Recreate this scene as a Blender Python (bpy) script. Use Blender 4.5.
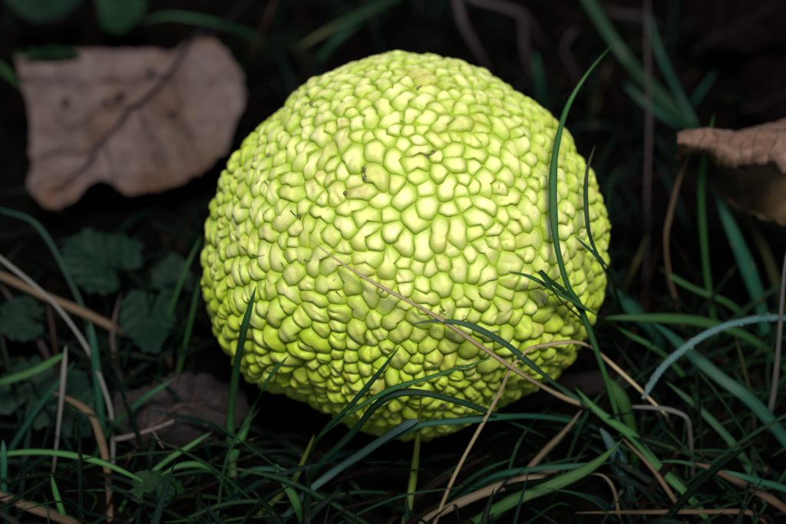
import bpy, bmesh, math, random
import numpy as np
from mathutils import Vector, Matrix, noise, kdtree

for o in list(bpy.data.objects):
    bpy.data.objects.remove(o)
scene = bpy.context.scene
C = scene.collection
R = math.radians

# ------------------------------------------------------------------ camera
W, H = 786.0, 524.0                 # frame in which the places below were measured
LENS, SENS = 85.0, 36.0
PITCH = R(36)
FR = 0.060                          # fruit radius (a 12 cm hedge apple)
FC = Vector((0, 0, 0.0555))         # fruit centre
DIST = 0.556
RIGHT = Vector((1, 0, 0))
FWD = Vector((0, math.cos(PITCH), -math.sin(PITCH)))
UP = Vector((0, math.sin(PITCH), math.cos(PITCH)))

def ray(px, py):
    k = SENS / LENS / W
    d = FWD + RIGHT * ((px - W / 2) * k) + UP * ((H / 2 - py) * k)
    return d.normalized()

CAM = FC - ray(405, 246) * DIST
cd = bpy.data.cameras.new('camera')
cd.lens = LENS; cd.sensor_width = SENS
cd.clip_start = 0.01; cd.clip_end = 500
cd.dof.use_dof = True
cd.dof.focus_distance = DIST - 0.052
cd.dof.aperture_fstop = 7.0
cd.dof.aperture_blades = 7
cam = bpy.data.objects.new('camera', cd)
cam.location = CAM
cam.rotation_euler = (math.pi / 2 - PITCH, 0, 0)
C.objects.link(cam)
scene.camera = cam

# ------------------------------------------------------------------ sky, sun, exposure
SUN_EL, SUN_AZ = R(61), R(170)      # azimuth clockwise from +Y: high, behind the camera
world = bpy.data.worlds.new('World'); scene.world = world
world.use_nodes = True
wn = world.node_tree.nodes; wl = world.node_tree.links
bg = wn['Background']
sky = wn.new('ShaderNodeTexSky')
sky.sky_type = 'NISHITA'; sky.sun_disc = False
sky.sun_elevation = SUN_EL; sky.sun_rotation = SUN_AZ
wl.new(sky.outputs['Color'], bg.inputs['Color'])
bg.inputs['Strength'].default_value = 0.05
sd = bpy.data.lights.new('sun', 'SUN')
sd.energy = 3.6; sd.angle = R(20); sd.color = (1.0, 0.95, 0.86)
sun = bpy.data.objects.new('sun', sd)
sdir = Vector((math.sin(SUN_AZ) * math.cos(SUN_EL), math.cos(SUN_AZ) * math.cos(SUN_EL), math.sin(SUN_EL)))
sun.rotation_euler = sdir.to_track_quat('Z', 'Y').to_euler()
sun.location = sdir * 3
C.objects.link(sun)
scene.view_settings.view_transform = 'Standard'
scene.view_settings.look = 'None'
scene.view_settings.exposure = 0.28
scene.view_settings.gamma = 1.0

# ------------------------------------------------------------------ helpers
random.seed(11)

def tag(o, label=None, cat=None, group=None, kind=None):
    if label: o['label'] = label
    if cat: o['category'] = cat
    if group: o['group'] = group
    if kind: o['kind'] = kind
    return o

def blob_template(sub):
    bm = bmesh.new(); bmesh.ops.create_icosphere(bm, subdivisions=sub, radius=1)
    V = np.array([v.co for v in bm.verts]); F = np.array([[v.index for v in f.verts] for f in bm.faces]); bm.free()
    return V, F

def blobs(mats, sub):
    V, F = blob_template(sub); vs = []; fs = []
    for k, m in enumerate(mats):
        M = np.array(m); vs.append(V @ M[:3, :3].T + M[:3, 3]); fs.append(F + k * len(V))
    return np.concatenate(vs), np.concatenate(fs).tolist()

def link_mesh(name, verts, faces, mat, parent=None, smooth=True, uvs=None, col=None):
    me = bpy.data.meshes.new(name)
    me.from_pydata([tuple(v) for v in verts], [], faces)
    if smooth:
        me.polygons.foreach_set('use_smooth', [True] * len(me.polygons))
    if uvs is not None:
        uvl = me.uv_layers.new(name='UVMap')
        vi = np.empty(len(me.loops), dtype=np.int32)
        me.loops.foreach_get('vertex_index', vi)
        uvl.data.foreach_set('uv', np.asarray(uvs, dtype=np.float32)[vi].ravel())
    if col is not None:
        a = me.color_attributes.new('cell', 'FLOAT_COLOR', 'POINT')
        a.data.foreach_set('color', np.asarray(col, dtype=np.float32).ravel())
    me.materials.append(mat)
    o = bpy.data.objects.new(name, me)
    C.objects.link(o)
    if parent: o.parent = parent
    return o

def empty(name, loc):
    e = bpy.data.objects.new(name, None)
    e.location = loc
    e.empty_display_size = 0.01
    C.objects.link(e)
    return e

def under(o, parent):
    o.parent = parent
    o.matrix_parent_inverse = Matrix.Translation(-Vector(parent.location))
    return o

def ground_z(x, y):
    r = math.hypot(x, y)
    a = noise.noise(Vector((x * 22, y * 22, 3.1))) * 0.004 + noise.noise(Vector((x * 70, y * 70, 9.1))) * 0.0018
    a += noise.noise(Vector((x * 4, y * 4, 1.7))) * 0.008 * min(1, r / 0.5)
    return a * min(1.0, max(0.15, (r - 0.02) / 0.06)) - 0.001

def at(px, py, h):
    """point at height h (metres) seen at that place of the frame"""
    d = ray(px, py)
    return CAM + d * ((h - CAM.z) / d.z)

def fruit_entry(px, py, rad):
    d = ray(px, py); oc = CAM - FC
    b = oc.dot(d); c = oc.dot(oc) - rad * rad
    disc = b * b - c
    if disc < 0: return None
    return -b - math.sqrt(disc)

def at_front(px, py, h, gap=0.0062):
    P = at(px, py, h)
    e = fruit_entry(px, py, FR + gap)
    if e is not None and (P - CAM).length > e:
        P = CAM + ray(px, py) * e
    return P

def catmull(pts, n=7):
    out = []
    p = [pts[0] * 2 - pts[1]] + list(pts) + [pts[-1] * 2 - pts[-2]]
    for i in range(1, len(p) - 2):
        for k in range(n):
            t = k / n
            a, b, c, d = p[i - 1], p[i], p[i + 1], p[i + 2]
            out.append(0.5 * ((2 * b) + (c - a) * t + (2 * a - 5 * b + 4 * c - d) * t * t + (3 * b - a - 3 * c + d) * t ** 3))
    out.append(pts[-1].copy())
    return out

def px_size(P):
    return (P - CAM).dot(FWD) * SENS / LENS / W

# ------------------------------------------------------------------ materials
MATS = {}
def new_mat(name):
    m = bpy.data.materials.new(name); m.use_nodes = True
    nt = m.node_tree
    return m, nt.nodes, nt.links, nt.nodes['Principled BSDF']

def mix_rgb(n, l, fac, a, b):
    x = n.new('ShaderNodeMix'); x.data_type = 'RGBA'
    for sock, v in ((x.inputs[0], fac), (x.inputs[6], a), (x.inputs[7], b)):
        if isinstance(v, (int, float)): sock.default_value = v
        elif isinstance(v, tuple): sock.default_value = (*v, 1)
        else: l.new(v, sock)
    return x.outputs[2]

def ramp(n, l, src, p0, p1, c0=(0, 0, 0, 1), c1=(1, 1, 1, 1)):
    r = n.new('ShaderNodeValToRGB')
    r.color_ramp.elements[0].position = p0; r.color_ramp.elements[1].position = p1
    r.color_ramp.elements[0].color = c0; r.color_ramp.elements[1].color = c1
    l.new(src, r.inputs[0])
    return r.outputs[0]

def noise_tex(n, l, scale, detail=3, vec=None, rough=0.55):
    t = n.new('ShaderNodeTexNoise')
    t.inputs['Scale'].default_value = scale; t.inputs['Detail'].default_value = detail
    t.inputs['Roughness'].default_value = rough
    if vec is not None: l.new(vec, t.inputs['Vector'])
    return t.outputs['Fac']

def bump(n, l, src, strength, dist, p):
    b = n.new('ShaderNodeBump')
    b.inputs['Strength'].default_value = strength; b.inputs['Distance'].default_value = dist
    l.new(src, b.inputs['Height']); l.new(b.outputs[0], p.inputs['Normal'])

def blade_mat(key, root, tip, rough=0.42, spot=None, translucent=0.25, tip_at=(0.0, 0.5), tone=0.55):
    tone *= .85; root = tuple(c * tone for c in root); tip = tuple(c * tone for c in tip)
    """grass: colour runs from root to tip, fine veins along the blade"""
    m, n, l, p = new_mat('grass_' + key)
    tc = n.new('ShaderNodeTexCoord')
    sep = n.new('ShaderNodeSeparateXYZ'); l.new(tc.outputs['UV'], sep.inputs[0])
    inf = n.new('ShaderNodeObjectInfo')
    base = mix_rgb(n, l, ramp(n, l, sep.outputs[1], tip_at[0], tip_at[1]), tip, root)
    mp = n.new('ShaderNodeMapping'); mp.inputs['Scale'].default_value = (9, 1.2, 1)
    l.new(tc.outputs['UV'], mp.inputs[0])
    ofs = n.new('ShaderNodeVectorMath'); ofs.operation = 'ADD'
    l.new(mp.outputs[0], ofs.inputs[0]); l.new(inf.outputs['Random'], ofs.inputs[1])
    streak = noise_tex(n, l, 3.0, 4, ofs.outputs[0])
    dark = tuple(c * 0.65 for c in root)
    base = mix_rgb(n, l, ramp(n, l, streak, 0.35, 0.75, (0, 0, 0, 1), (0.75, 0.75, 0.75, 1)), base, dark)
    au = n.new('ShaderNodeMath'); au.operation = 'SUBTRACT'; l.new(sep.outputs[0], au.inputs[0]); au.inputs[1].default_value = .5
    ab = n.new('ShaderNodeMath'); ab.operation = 'ABSOLUTE'; l.new(au.outputs[0], ab.inputs[0])
    base = mix_rgb(n, l, ramp(n, l, ab.outputs[0], 0.02, 0.12, (.6, .6, .6, 1), (0, 0, 0, 1)), base, tuple(min(1, c * 1.9 + .006) for c in root))
    wv = n.new('ShaderNodeTexWave'); wv.inputs['Scale'].default_value = 2.2; wv.inputs['Distortion'].default_value = .6; l.new(tc.outputs['UV'], wv.inputs[0])
    base = mix_rgb(n, l, ramp(n, l, wv.outputs['Fac'], 0.1, 0.9, (0, 0, 0, 1), (.45, .45, .45, 1)), base, tuple(c * .7 for c in root))
    spots = noise_tex(n, l, 420, 3, tc.outputs['Object'])
    base = mix_rgb(n, l, ramp(n, l, spots, 0.62, 0.75, (0, 0, 0, 1), (0.7, 0.7, 0.7, 1)), base, spot or (0.10, 0.075, 0.03))
    hsv = n.new('ShaderNodeHueSaturation')
    mr = n.new('ShaderNodeMapRange'); mr.inputs[3].default_value = 0.7; mr.inputs[4].default_value = 1.3
    l.new(inf.outputs['Random'], mr.inputs[0]); l.new(mr.outputs[0], hsv.inputs['Value'])
    l.new(base, hsv.inputs['Color'])
    base = hsv.outputs[0]
    l.new(base, p.inputs['Base Color'])
    p.inputs['Roughness'].default_value = rough
    p.inputs['Specular IOR Level'].default_value = 0.05 if key.startswith('under') else 0.2
    bump(n, l, streak, 0.35, 0.0006, p)
    tr = n.new('ShaderNodeBsdfTranslucent'); l.new(base, tr.inputs['Color'])
    mx = n.new('ShaderNodeMixShader'); mx.inputs[0].default_value = translucent
    l.new(p.outputs[0], mx.inputs[1]); l.new(tr.outputs[0], mx.inputs[2])
    l.new(mx.outputs[0], n['Material Output'].inputs['Surface'])
    MATS[key] = m

blade_mat('green', (0.020, 0.072, 0.018), (0.030, 0.095, 0.022), tone=1.85)
blade_mat('fresh', (0.035, 0.120, 0.025), (0.060, 0.150, 0.030), tone=0.75)
blade_mat('dark', (0.010, 0.042, 0.016), (0.014, 0.055, 0.020), tone=1.4)
blade_mat('teal', (0.011, 0.066, 0.038), (0.018, 0.088, 0.050), tone=1.1)
blade_mat('glaucous', (0.045, 0.115, 0.105), (0.090, 0.180, 0.180), tone=0.7)
blade_mat('yellowgreen', (0.100, 0.160, 0.020), (0.240, 0.230, 0.050), tone=0.9)
blade_mat('olive', (0.070, 0.080, 0.022), (0.100, 0.095, 0.030))
blade_mat('straw', (0.210, 0.165, 0.085), (0.300, 0.250, 0.140), 0.6, (0.07, 0.04, 0.02), 0.1, tone=1.9)
blade_mat('tan', (0.120, 0.080, 0.042), (0.170, 0.120, 0.065), 0.65, (0.04, 0.02, 0.012), 0.08, tone=0.75)
blade_mat('pale', (0.200, 0.205, 0.190), (0.300, 0.300, 0.280), 0.6, (0.1, 0.09, 0.07), 0.1, tone=0.55)
blade_mat('mauve', (0.070, 0.052, 0.050), (0.100, 0.080, 0.078), 0.7, (0.03, 0.02, 0.02), 0.05, tone=0.6)
blade_mat('brown', (0.050, 0.028, 0.017), (0.075, 0.042, 0.024), 0.7, (0.02, 0.012, 0.01), 0.05)
blade_mat('tipstraw', (0.022, 0.070, 0.020), (0.190, 0.150, 0.060), tip_at=(0.08, 0.35), tone=0.8)
blade_mat('dewy', (0.050, 0.140, 0.135), (0.120, 0.240, 0.230), tone=.95)
blade_mat('bow', (0.040, 0.110, 0.050), (0.110, 0.190, 0.090), tone=1.1)
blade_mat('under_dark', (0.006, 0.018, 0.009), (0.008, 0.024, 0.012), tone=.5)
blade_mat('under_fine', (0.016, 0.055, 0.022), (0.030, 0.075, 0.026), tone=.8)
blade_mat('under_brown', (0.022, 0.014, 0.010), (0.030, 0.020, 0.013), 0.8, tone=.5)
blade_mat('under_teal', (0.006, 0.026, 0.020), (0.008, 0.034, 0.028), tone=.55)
blade_mat('striped', (0.150, 0.120, 0.070), (0.200, 0.165, 0.100), 0.6, (0.03, 0.02, 0.012), 0.08, tone=0.7)

def soil_mat():
    m, n, l, p = new_mat('damp_soil')
    tc = n.new('ShaderNodeTexCoord')
    a = noise_tex(n, l, 60, 6, tc.outputs['Object'])
    b = noise_tex(n, l, 7, 3, tc.outputs['Object'])
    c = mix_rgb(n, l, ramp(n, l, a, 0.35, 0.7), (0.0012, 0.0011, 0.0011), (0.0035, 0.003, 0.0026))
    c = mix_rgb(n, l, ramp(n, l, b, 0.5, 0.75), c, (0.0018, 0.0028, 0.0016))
    l.new(c, p.inputs['Base Color'])
    p.inputs['Roughness'].default_value = 0.95
    p.inputs['Specular IOR Level'].default_value = 0.0
    bump(n, l, a, 0.8, 0.004, p)
    return m
SOIL = soil_mat()

def fruit_mat(name, core=False):
    m, n, l, p = new_mat(name)
    tc = n.new('ShaderNodeTexCoord')
    at_ = n.new('ShaderNodeAttribute'); at_.attribute_name = 'cell'
    sep = n.new('ShaderNodeSeparateColor'); l.new(at_.outputs['Color'], sep.inputs[0])
    big = noise_tex(n, l, 26, 3, tc.outputs['Object'])
    mid = noise_tex(n, l, 150, 4, tc.outputs['Object'])
    fine = noise_tex(n, l, 900, 3, tc.outputs['Object'])
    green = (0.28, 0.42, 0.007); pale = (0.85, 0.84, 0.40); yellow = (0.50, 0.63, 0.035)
    if core:
        l.new(mix_rgb(n, l, ramp(n, l, big, 0.35, 0.65), (0.32, 0.43, 0.012), (0.42, 0.46, 0.014)), p.inputs['Base Color'])
        p.inputs['Roughness'].default_value = 0.55
        return m
    # drupelets: paler crowns, darker green flanks; greener overall low down and round the sides
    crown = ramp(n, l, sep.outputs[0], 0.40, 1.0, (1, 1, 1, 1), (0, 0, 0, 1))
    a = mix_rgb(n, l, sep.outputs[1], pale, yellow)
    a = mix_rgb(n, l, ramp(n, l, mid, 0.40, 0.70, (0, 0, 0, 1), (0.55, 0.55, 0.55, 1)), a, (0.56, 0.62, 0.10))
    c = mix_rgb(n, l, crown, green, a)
    c = mix_rgb(n, l, ramp(n, l, big, 0.50, 0.66, (0, 0, 0, 1), (0.40, 0.40, 0.40, 1)), c, (0.46, 0.58, 0.06))
    # bruises: ochre and brownish pink patches, some drupelets only
    st = n.new('ShaderNodeMath'); st.operation = 'MULTIPLY'
    l.new(ramp(n, l, noise_tex(n, l, 330, 3, tc.outputs['Object']), 0.44, 0.62), st.inputs[0]); l.new(sep.outputs[2], st.inputs[1])
    c = mix_rgb(n, l, st.outputs[0], c, (0.40, 0.29, 0.10))
    scuff = noise_tex(n, l, 75, 5, tc.outputs['Object'], .7)
    c = mix_rgb(n, l, ramp(n, l, scuff, 0.56, 0.70, (0, 0, 0, 1), (0.55, 0.55, 0.55, 1)), c, (0.50, 0.40, 0.09))
    # pin-point specks
    sp = ramp(n, l, fine, 0.66, 0.73)
    sm = n.new('ShaderNodeMath'); sm.operation = 'MULTIPLY'
    l.new(sp, sm.inputs[0]); l.new(ramp(n, l, big, 0.42, 0.6, (0.05, 0.05, 0.05, 1), (0.8, 0.8, 0.8, 1)), sm.inputs[1])
    c = mix_rgb(n, l, sm.outputs[0], c, (0.10, 0.085, 0.03))
    l.new(c, p.inputs['Base Color'])
    p.inputs['Roughness'].default_value = 0.48
    p.inputs['Specular IOR Level'].default_value = 0.40
    bump(n, l, mid, 0.30, 0.0012, p)
    return m
FRUIT = fruit_mat('hedge_apple_skin')
CORE = fruit_mat('hedge_apple_rind', True)

def plain(name, col, rough=0.7, spec=0.3, scale=200, var=0.5):
    m, n, l, p = new_mat(name)
    tc = n.new('ShaderNodeTexCoord')
    a = noise_tex(n, l, scale, 4, tc.outputs['Object'])
    l.new(mix_rgb(n, l, ramp(n, l, a, 0.3, 0.7), tuple(c * (1 - var) for c in col), tuple(c * (1 + var * .5) for c in col)), p.inputs['Base Color'])
    p.inputs['Roughness'].default_value = rough
    p.inputs['Specular IOR Level'].default_value = spec
    bump(n, l, a, 0.4, 0.001, p)
    return m
HAIR = plain('stigma_brown', (0.060, 0.048, 0.020), 0.6)
SPOT = plain('rot_spot', (0.20, 0.19, 0.08), 0.8)

def dead_leaf_mat(name, c0, c1, c2, spots=0.35, scale=1.0, rough=0.75):
    m, n, l, p = new_mat(name)
    tc = n.new('ShaderNodeTexCoord')
    a = noise_tex(n, l, 38 * scale, 4, tc.outputs['Object'])
    b = noise_tex(n, l, 240 * scale, 5, tc.outputs['Object'], 0.65)
    c = noise_tex(n, l, 85 * scale, 2, tc.outputs['Object'])
    x = mix_rgb(n, l, ramp(n, l, a, 0.38, 0.62), c0, c1)
    x = mix_rgb(n, l, ramp(n, l, b, 0.35, 0.75, (0, 0, 0, 1), (0.8, 0.8, 0.8, 1)), x, c2)
    x = mix_rgb(n, l, ramp(n, l, c, 0.66, 0.74, (0, 0, 0, 1), (spots * 2, spots * 2, spots * 2, 1)), x, tuple(v * 0.15 for v in c2))
    l.new(x, p.inputs['Base Color'])
    p.inputs['Roughness'].default_value = rough
    p.inputs['Specular IOR Level'].default_value = 0.0 if name == 'dead_leaf_dark' else 0.10
    bump(n, l, b, 0.5, 0.001, p)
    return m
LEAF_PINK = dead_leaf_mat('dead_leaf_pinkish', (0.118, 0.090, 0.088), (0.085, 0.044, 0.028), (0.036, 0.023, 0.020), 0.5, .8)
LEAF_CURL = dead_leaf_mat('dead_leaf_curled', (0.230, 0.150, 0.118), (0.150, 0.085, 0.058), (0.060, 0.035, 0.025), 0.4, 1.6)
LEAF_OCHRE = dead_leaf_mat('dead_leaf_ochre', (0.190, 0.135, 0.058), (0.140, 0.090, 0.040), (0.06, 0.038, 0.02))
LEAF_GREY = dead_leaf_mat('dead_leaf_grey', (0.028, 0.024, 0.025), (0.018, 0.014, 0.014), (0.006, 0.0045, 0.0045), 0.4, 2)
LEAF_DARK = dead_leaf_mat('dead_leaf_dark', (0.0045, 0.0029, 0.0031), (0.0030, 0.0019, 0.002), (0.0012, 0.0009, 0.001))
VEIN_DARK = plain('leaf_vein_dark', (0.008, 0.006, 0.008), 0.8, .1)
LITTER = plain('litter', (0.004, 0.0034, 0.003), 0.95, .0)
VEIN_BROWN = plain('leaf_vein_brown', (0.045, 0.026, 0.019), 0.7)
VEIN_GREEN = plain('leaf_vein_green', (0.008, 0.026, 0.014), 0.7, .1)
HERB = dead_leaf_mat('herb_leaf', (0.0032, 0.0145, 0.0075), (0.0048, 0.0200, 0.0110), (0.0014, 0.007, 0.0035), 0.1, 2, 0.55)
HERB_FRESH = dead_leaf_mat('herb_leaf_fresh', (0.0048, 0.021, 0.0075), (0.0075, 0.026, 0.0075), (0.0028, 0.012, 0.004), 0.1, 2, 0.55)
BARK = plain('twig_bark', (0.010, 0.008, 0.0075), 0.9, 0.15, 350, 0.6)
WOOD = plain('twig_pale', (0.085, 0.068, 0.062), 0.85, 0.2, 350, 0.5)

def dew_mat():
    m, n, l, p = new_mat('dew')
    p.inputs['Base Color'].default_value = (0.75, 0.92, 0.95, 1)
    p.inputs['Roughness'].default_value = 0.12
    p.inputs['IOR'].default_value = 1.33
    p.inputs['Transmission Weight'].default_value = 0.9
    return m
DEW = dew_mat()

# ------------------------------------------------------------------ ground (structure)
def build_ground():
    def axis():
        fine = np.arange(-0.45, 0.4501, 0.006)
        far = np.array([0.5, 0.6, 0.8, 1.1, 1.6, 2.5, 4, 7, 12, 20, 40])
        return np.concatenate([-far[::-1], fine, far])
    xs = axis(); ys = axis() + 0.08
    vs = []; fs = []
    for y in ys:
        for x in xs:
            vs.append((x, y, ground_z(x, y)))
    nx = len(xs)
    for j in range(len(ys) - 1):
        for i in range(nx - 1):
            a = j * nx + i
            fs.append((a, a + 1, a + nx + 1, a + nx))
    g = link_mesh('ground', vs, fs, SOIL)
    tag(g, kind='structure')
build_ground()

# ------------------------------------------------------------------ the hedge apple
def view_dir(d):
    return d @ np.array(RIGHT), d @ np.array(UP), d @ np.array(FWD)

OUT_A = np.array([0, 8, 28, 39, 55, 67, 80, 95, 104, 114, 123, 133, 147, 157, 165, 173, 182, 196, 205, 213, 220, 229, 238, 247, 258, 278, 297, 309, 324, 335, 350, 360], float)
OUT_R = np.array([200, 202, 194, 194, 188, 195, 194, 195, 191, 190, 188, 181, 188, 192, 194, 197, 199, 204, 206, 204, 204, 191, 181, 182, 188, 189, 185, 186, 201, 200, 199, 200], float) / 205

def base_radius(d):
    """slightly lumpy, flattened body; d: unit vectors (n,3)"""
    u, v, w = view_dir(d)
    ang = np.degrees(np.arctan2(v, u)) % 360
    k = np.interp(ang, OUT_A, OUT_R)
    s = np.sqrt(u * u + v * v)
    m = 1 + (k - 1) * s ** 2
    lump = (np.sin(3.1 * d[:, 0] + 1.3) * np.sin(2.7 * d[:, 1] + .4) * np.sin(3.3 * d[:, 2] + 2.0)) * 0.012
    lump += np.sin(7 * d[:, 0] + 2 * d[:, 2]) * np.sin(6 * d[:, 1] + 1.1) * np.sin(6.5 * d[:, 2] + .3) * 0.010
    return FR * (m + lump)

CAMD = np.array((CAM - FC).normalized())
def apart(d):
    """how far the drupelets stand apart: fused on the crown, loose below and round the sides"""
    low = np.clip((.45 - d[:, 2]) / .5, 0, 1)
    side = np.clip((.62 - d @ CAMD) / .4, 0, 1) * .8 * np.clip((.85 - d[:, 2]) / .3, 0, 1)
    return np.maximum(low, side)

def build_fruit():
    rs = np.random.RandomState(5)
    root = empty('hedge_apple', (0, 0, 0))
    tag(root, 'large bumpy yellow green hedge apple lying in the dark grass', 'fruit')
    # scatter growth points: uneven spacing gives large and small drupelets
    pts = []
    cand = rs.normal(size=(60000, 3)); cand /= np.linalg.norm(cand, axis=1)[:, None]
    grid = {}
    def cellof(p): return tuple((p / 0.11).astype(int))
    for p in cand:
        f = 0.5 + 0.5 * math.sin(9 * p[0] + 3 * p[2]) * math.sin(8 * p[1] - 4 * p[0])
        r = 0.046 + 0.037 * rs.rand() ** 1.3 + 0.008 * f
        ci = np.floor(p / 0.11).astype(int)
        ok = True
        for dx in (-1, 0, 1):
            for dy in (-1, 0, 1):
                for dz in (-1, 0, 1):
                    for q in grid.get((ci[0] + dx, ci[1] + dy, ci[2] + dz), ()):
                        if (q[0] - p[0]) ** 2 + (q[1] - p[1]) ** 2 + (q[2] - p[2]) ** 2 < r * r:
                            ok = False; break
                    if not ok: break
                if not ok: break
            if not ok: break
        if ok:
            grid.setdefault(tuple(ci), []).append(p); pts.append(p)
    pts = np.array(pts); N = len(pts)
    kd = kdtree.KDTree(N)
    for i, p in enumerate(pts): kd.insert(p, i)
    kd.balance()
    # fuse some neighbours into long or bent drupelets
    cell_id = -np.ones(N, int); cells = []
    order = rs.permutation(N)
    for i in order:
        if cell_id[i] >= 0: continue
        mem = [i]; cell_id[i] = len(cells)
        if rs.rand() < 0.58:
            for co, j, dd in kd.find_n(pts[i], 6)[1:]:
                mid = (pts[i] + pts[j]) / 2; mid /= np.linalg.norm(mid)
                own = np.linalg.norm(mid - pts[i])
                third = kd.find_n(mid, 3)[2][2]
                if cell_id[j] < 0 and dd < 0.096 and third > own * 1.25:
                    mem.append(j); cell_id[j] = len(cells)
                    break
        cells.append(mem)
    K = 36
    ts = np.array([0, .22, .42, .58, .71, .81, .89, .95, .985, 1.0])
    th = np.arange(K) / K * 2 * math.pi
    camd = np.array((CAM - FC).normalized())
    info = []
    steps = np.linspace(0.006, 0.125, 48)
    for ci, mem in enumerate(cells):
        c = pts[mem].mean(0); c /= np.linalg.norm(c)
        a = np.cross(c, [0.3, 0.5, 0.81]); a /= np.linalg.norm(a); b = np.cross(c, a)
        near = [j for _, j, _ in kd.find_n(c, 26)]
        oth = [j for j in near if cell_id[j] != ci]
        dirs = np.cos(th)[:, None] * a + np.sin(th)[:, None] * b
        q = c + dirs[:, None, :] * steps[None, :, None]
        q /= np.linalg.norm(q, axis=2)[:, :, None]
        # wavy borders
        qq = q * 30
        q = q + 0.0085 * np.stack([np.sin(qq[..., 1] + 2.0 * np.sin(qq[..., 2] * .7)), np.sin(qq[..., 2] * 1.1 + 1.7), np.sin(qq[..., 0] * .9 + np.cos(qq[..., 1] * .8) * 2)], -1)
        own = np.min(np.linalg.norm(q[:, :, None, :] - pts[mem][None, None], axis=3), axis=2)
        ot = np.min(np.linalg.norm(q[:, :, None, :] - pts[oth][None, None], axis=3), axis=2)
        f = ot - own
        rr = np.empty(K)
        for k in range(K):
            neg = np.nonzero(f[k] < 0)[0]
            if len(neg) == 0: rr[k] = steps[-1]
            elif neg[0] == 0: rr[k] = steps[0]
            else:
                j = neg[0]; rr[k] = steps[j - 1] + (steps[j] - steps[j - 1]) * f[k, j - 1] / (f[k, j - 1] - f[k, j])
        sm = 0.25 * np.roll(rr, 1) + 0.5 * rr + 0.25 * np.roll(rr, -1)
        ap = float(apart(c[None, :])[0])
        for _ in range(2): sm = sm * (1 - .5 * ap) + .5 * ap * (0.25 * np.roll(sm, 1) + 0.5 * sm + 0.25 * np.roll(sm, -1))
        mx = .35 + .65 * ap
        rr = rr * (1 - mx) + sm * mx
        rr = rr * (1.0 - 0.055 * ap)
        rs_ = rr.copy()
        for _ in range(14): rs_ = 0.25 * np.roll(rs_, 1) + 0.5 * rs_ + 0.25 * np.roll(rs_, -1)
        info.append((c, a, b, rr, np.minimum(rs_, rr * 1.25)))
    stain_px = [(350, 196, 1), (356, 190, .9), (470, 84, .9), (488, 96, .8), (456, 78, .7), (398, 70, .8), (445, 104, .8), (305, 190, .8), (335, 146, .8), (315, 158, .7), (290, 232, .7), (262, 238, .6), (322, 176, .7), (460, 165, .5), (500, 110, .6), (415, 104, .6), (365, 175, .95), (428, 157, .8), (340, 150, .5), (318, 150, .55), (300, 195, .6), (345, 190, .8), (320, 165, .4), (440, 110, .5), (480, 90, .7), (425, 85, .5), (437, 118, .5),
                (300, 225, .4), (340, 120, .45), (395, 75, .6), (416, 65, .7), (490, 130, .4), (255, 250, .45), (310, 260, .4), (520, 150, .35), (450, 245, .35), (352, 192, .9), (360, 180, .6), (430, 150, .6)]
    stain_dir = [(np.array((CAM + ray(x, y) * (fruit_entry(x, y, FR) or 0.5) - FC).normalized()), s) for x, y, s in stain_px]
    built = []
    for ci, (c, a, b, rr, rsm) in enumerate(info):
        face = float(c @ camd)
        mean = rr.mean()
        ap = float(apart(c[None, :])[0])
        Hh = (0.00075 + 0.0010 * ap + 0.00040 * rs.rand()) * min(1.25, mean / 0.043)
        lvl = rs.normal() * 0.00016
        tilt = rs.normal(size=2) * 0.00028
        rows = []
        tt = ts if face > -0.35 else ts[[0, 2, 4, 6, 8, 9]]
        kk = np.arange(K) if face > -0.35 else np.arange(0, K, 2)
        ph = rs.rand(3) * 6.28
        amp = 0.05 + 0.13 * rs.rand()
        crease = rs.rand() < .38; ca = rs.rand() * 6.283
        cr = (rs.normal() * .15, rs.normal() * .15, math.cos(ca), math.sin(ca), rs.uniform(.25, .6))
        vs = []; cols = []
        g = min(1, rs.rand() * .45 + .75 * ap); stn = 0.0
        for sdv, s in stain_dir:
            dd = math.acos(max(-1, min(1, float(sdv @ c))))
            stn = max(stn, s * max(0, 1 - dd / 0.075))
        stn = max(stn, 0.25 * max(0, rs.rand() - .75) * 4)
        allv = []
        for ti, t in enumerate(tt):
            if t == 0: allv.append((c[None, :], np.zeros(1), np.zeros(1), 0.0)); continue
            wt = t ** 3.2
            offs = (np.cos(th[kk])[:, None] * a + np.sin(th[kk])[:, None] * b) * ((rr[kk] * wt + np.minimum(rsm[kk], rr[kk] / max(t, .3)) * (1 - wt)) * t)[:, None]
            d = c + offs; d /= np.linalg.norm(d, axis=1)[:, None]
            allv.append((d, np.cos(th[kk]) * t * rr[kk] / mean, np.sin(th[kk]) * t * rr[kk] / mean, t))
        for d, cx, cy, t in allv:
            prof = (1 - t ** (2.8 - .5 * ap)) ** 0.66 if t < 1 else 0.0
            lump = 1 + amp * (np.sin(cx * 2.6 + ph[0]) * np.cos(cy * 2.3 + ph[1])) + amp * .5 * np.sin(cx * 5 + cy * 4 + ph[2])
            if crease:
                ld = (cx - cr[0]) * cr[2] + (cy - cr[1]) * cr[3]; al = -(cx - cr[0]) * cr[3] + (cy - cr[1]) * cr[2]
                lump = lump - cr[4] * np.exp(-(ld / .17) ** 2) / (1 + np.exp(-al * 7))
            h = Hh * prof * lump + (lvl + tilt[0] * cx + tilt[1] * cy) * (1 - t ** 6)
            r = base_radius(d) + h
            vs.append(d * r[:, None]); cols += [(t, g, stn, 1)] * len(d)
        # skirt going down into the rind
        d, _, _, _ = allv[-1]
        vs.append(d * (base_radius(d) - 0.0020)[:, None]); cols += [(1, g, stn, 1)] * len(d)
        V = np.concatenate(vs) + np.array(FC)
        n = len(kk); F = []
        for k in range(n):
            F.append((0, 1 + k, 1 + (k + 1) % n))
        for j in range(len(tt) - 1):
            s0 = 1 + j * n; s1 = s0 + n
            for k in range(n):
                F.append((s0 + k, s1 + k, s1 + (k + 1) % n, s0 + (k + 1) % n))
        size = mean ** 2 * max(0, face)
        built.append((size if face > 0.1 else 0, V, F, cols, c, Hh))
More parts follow.
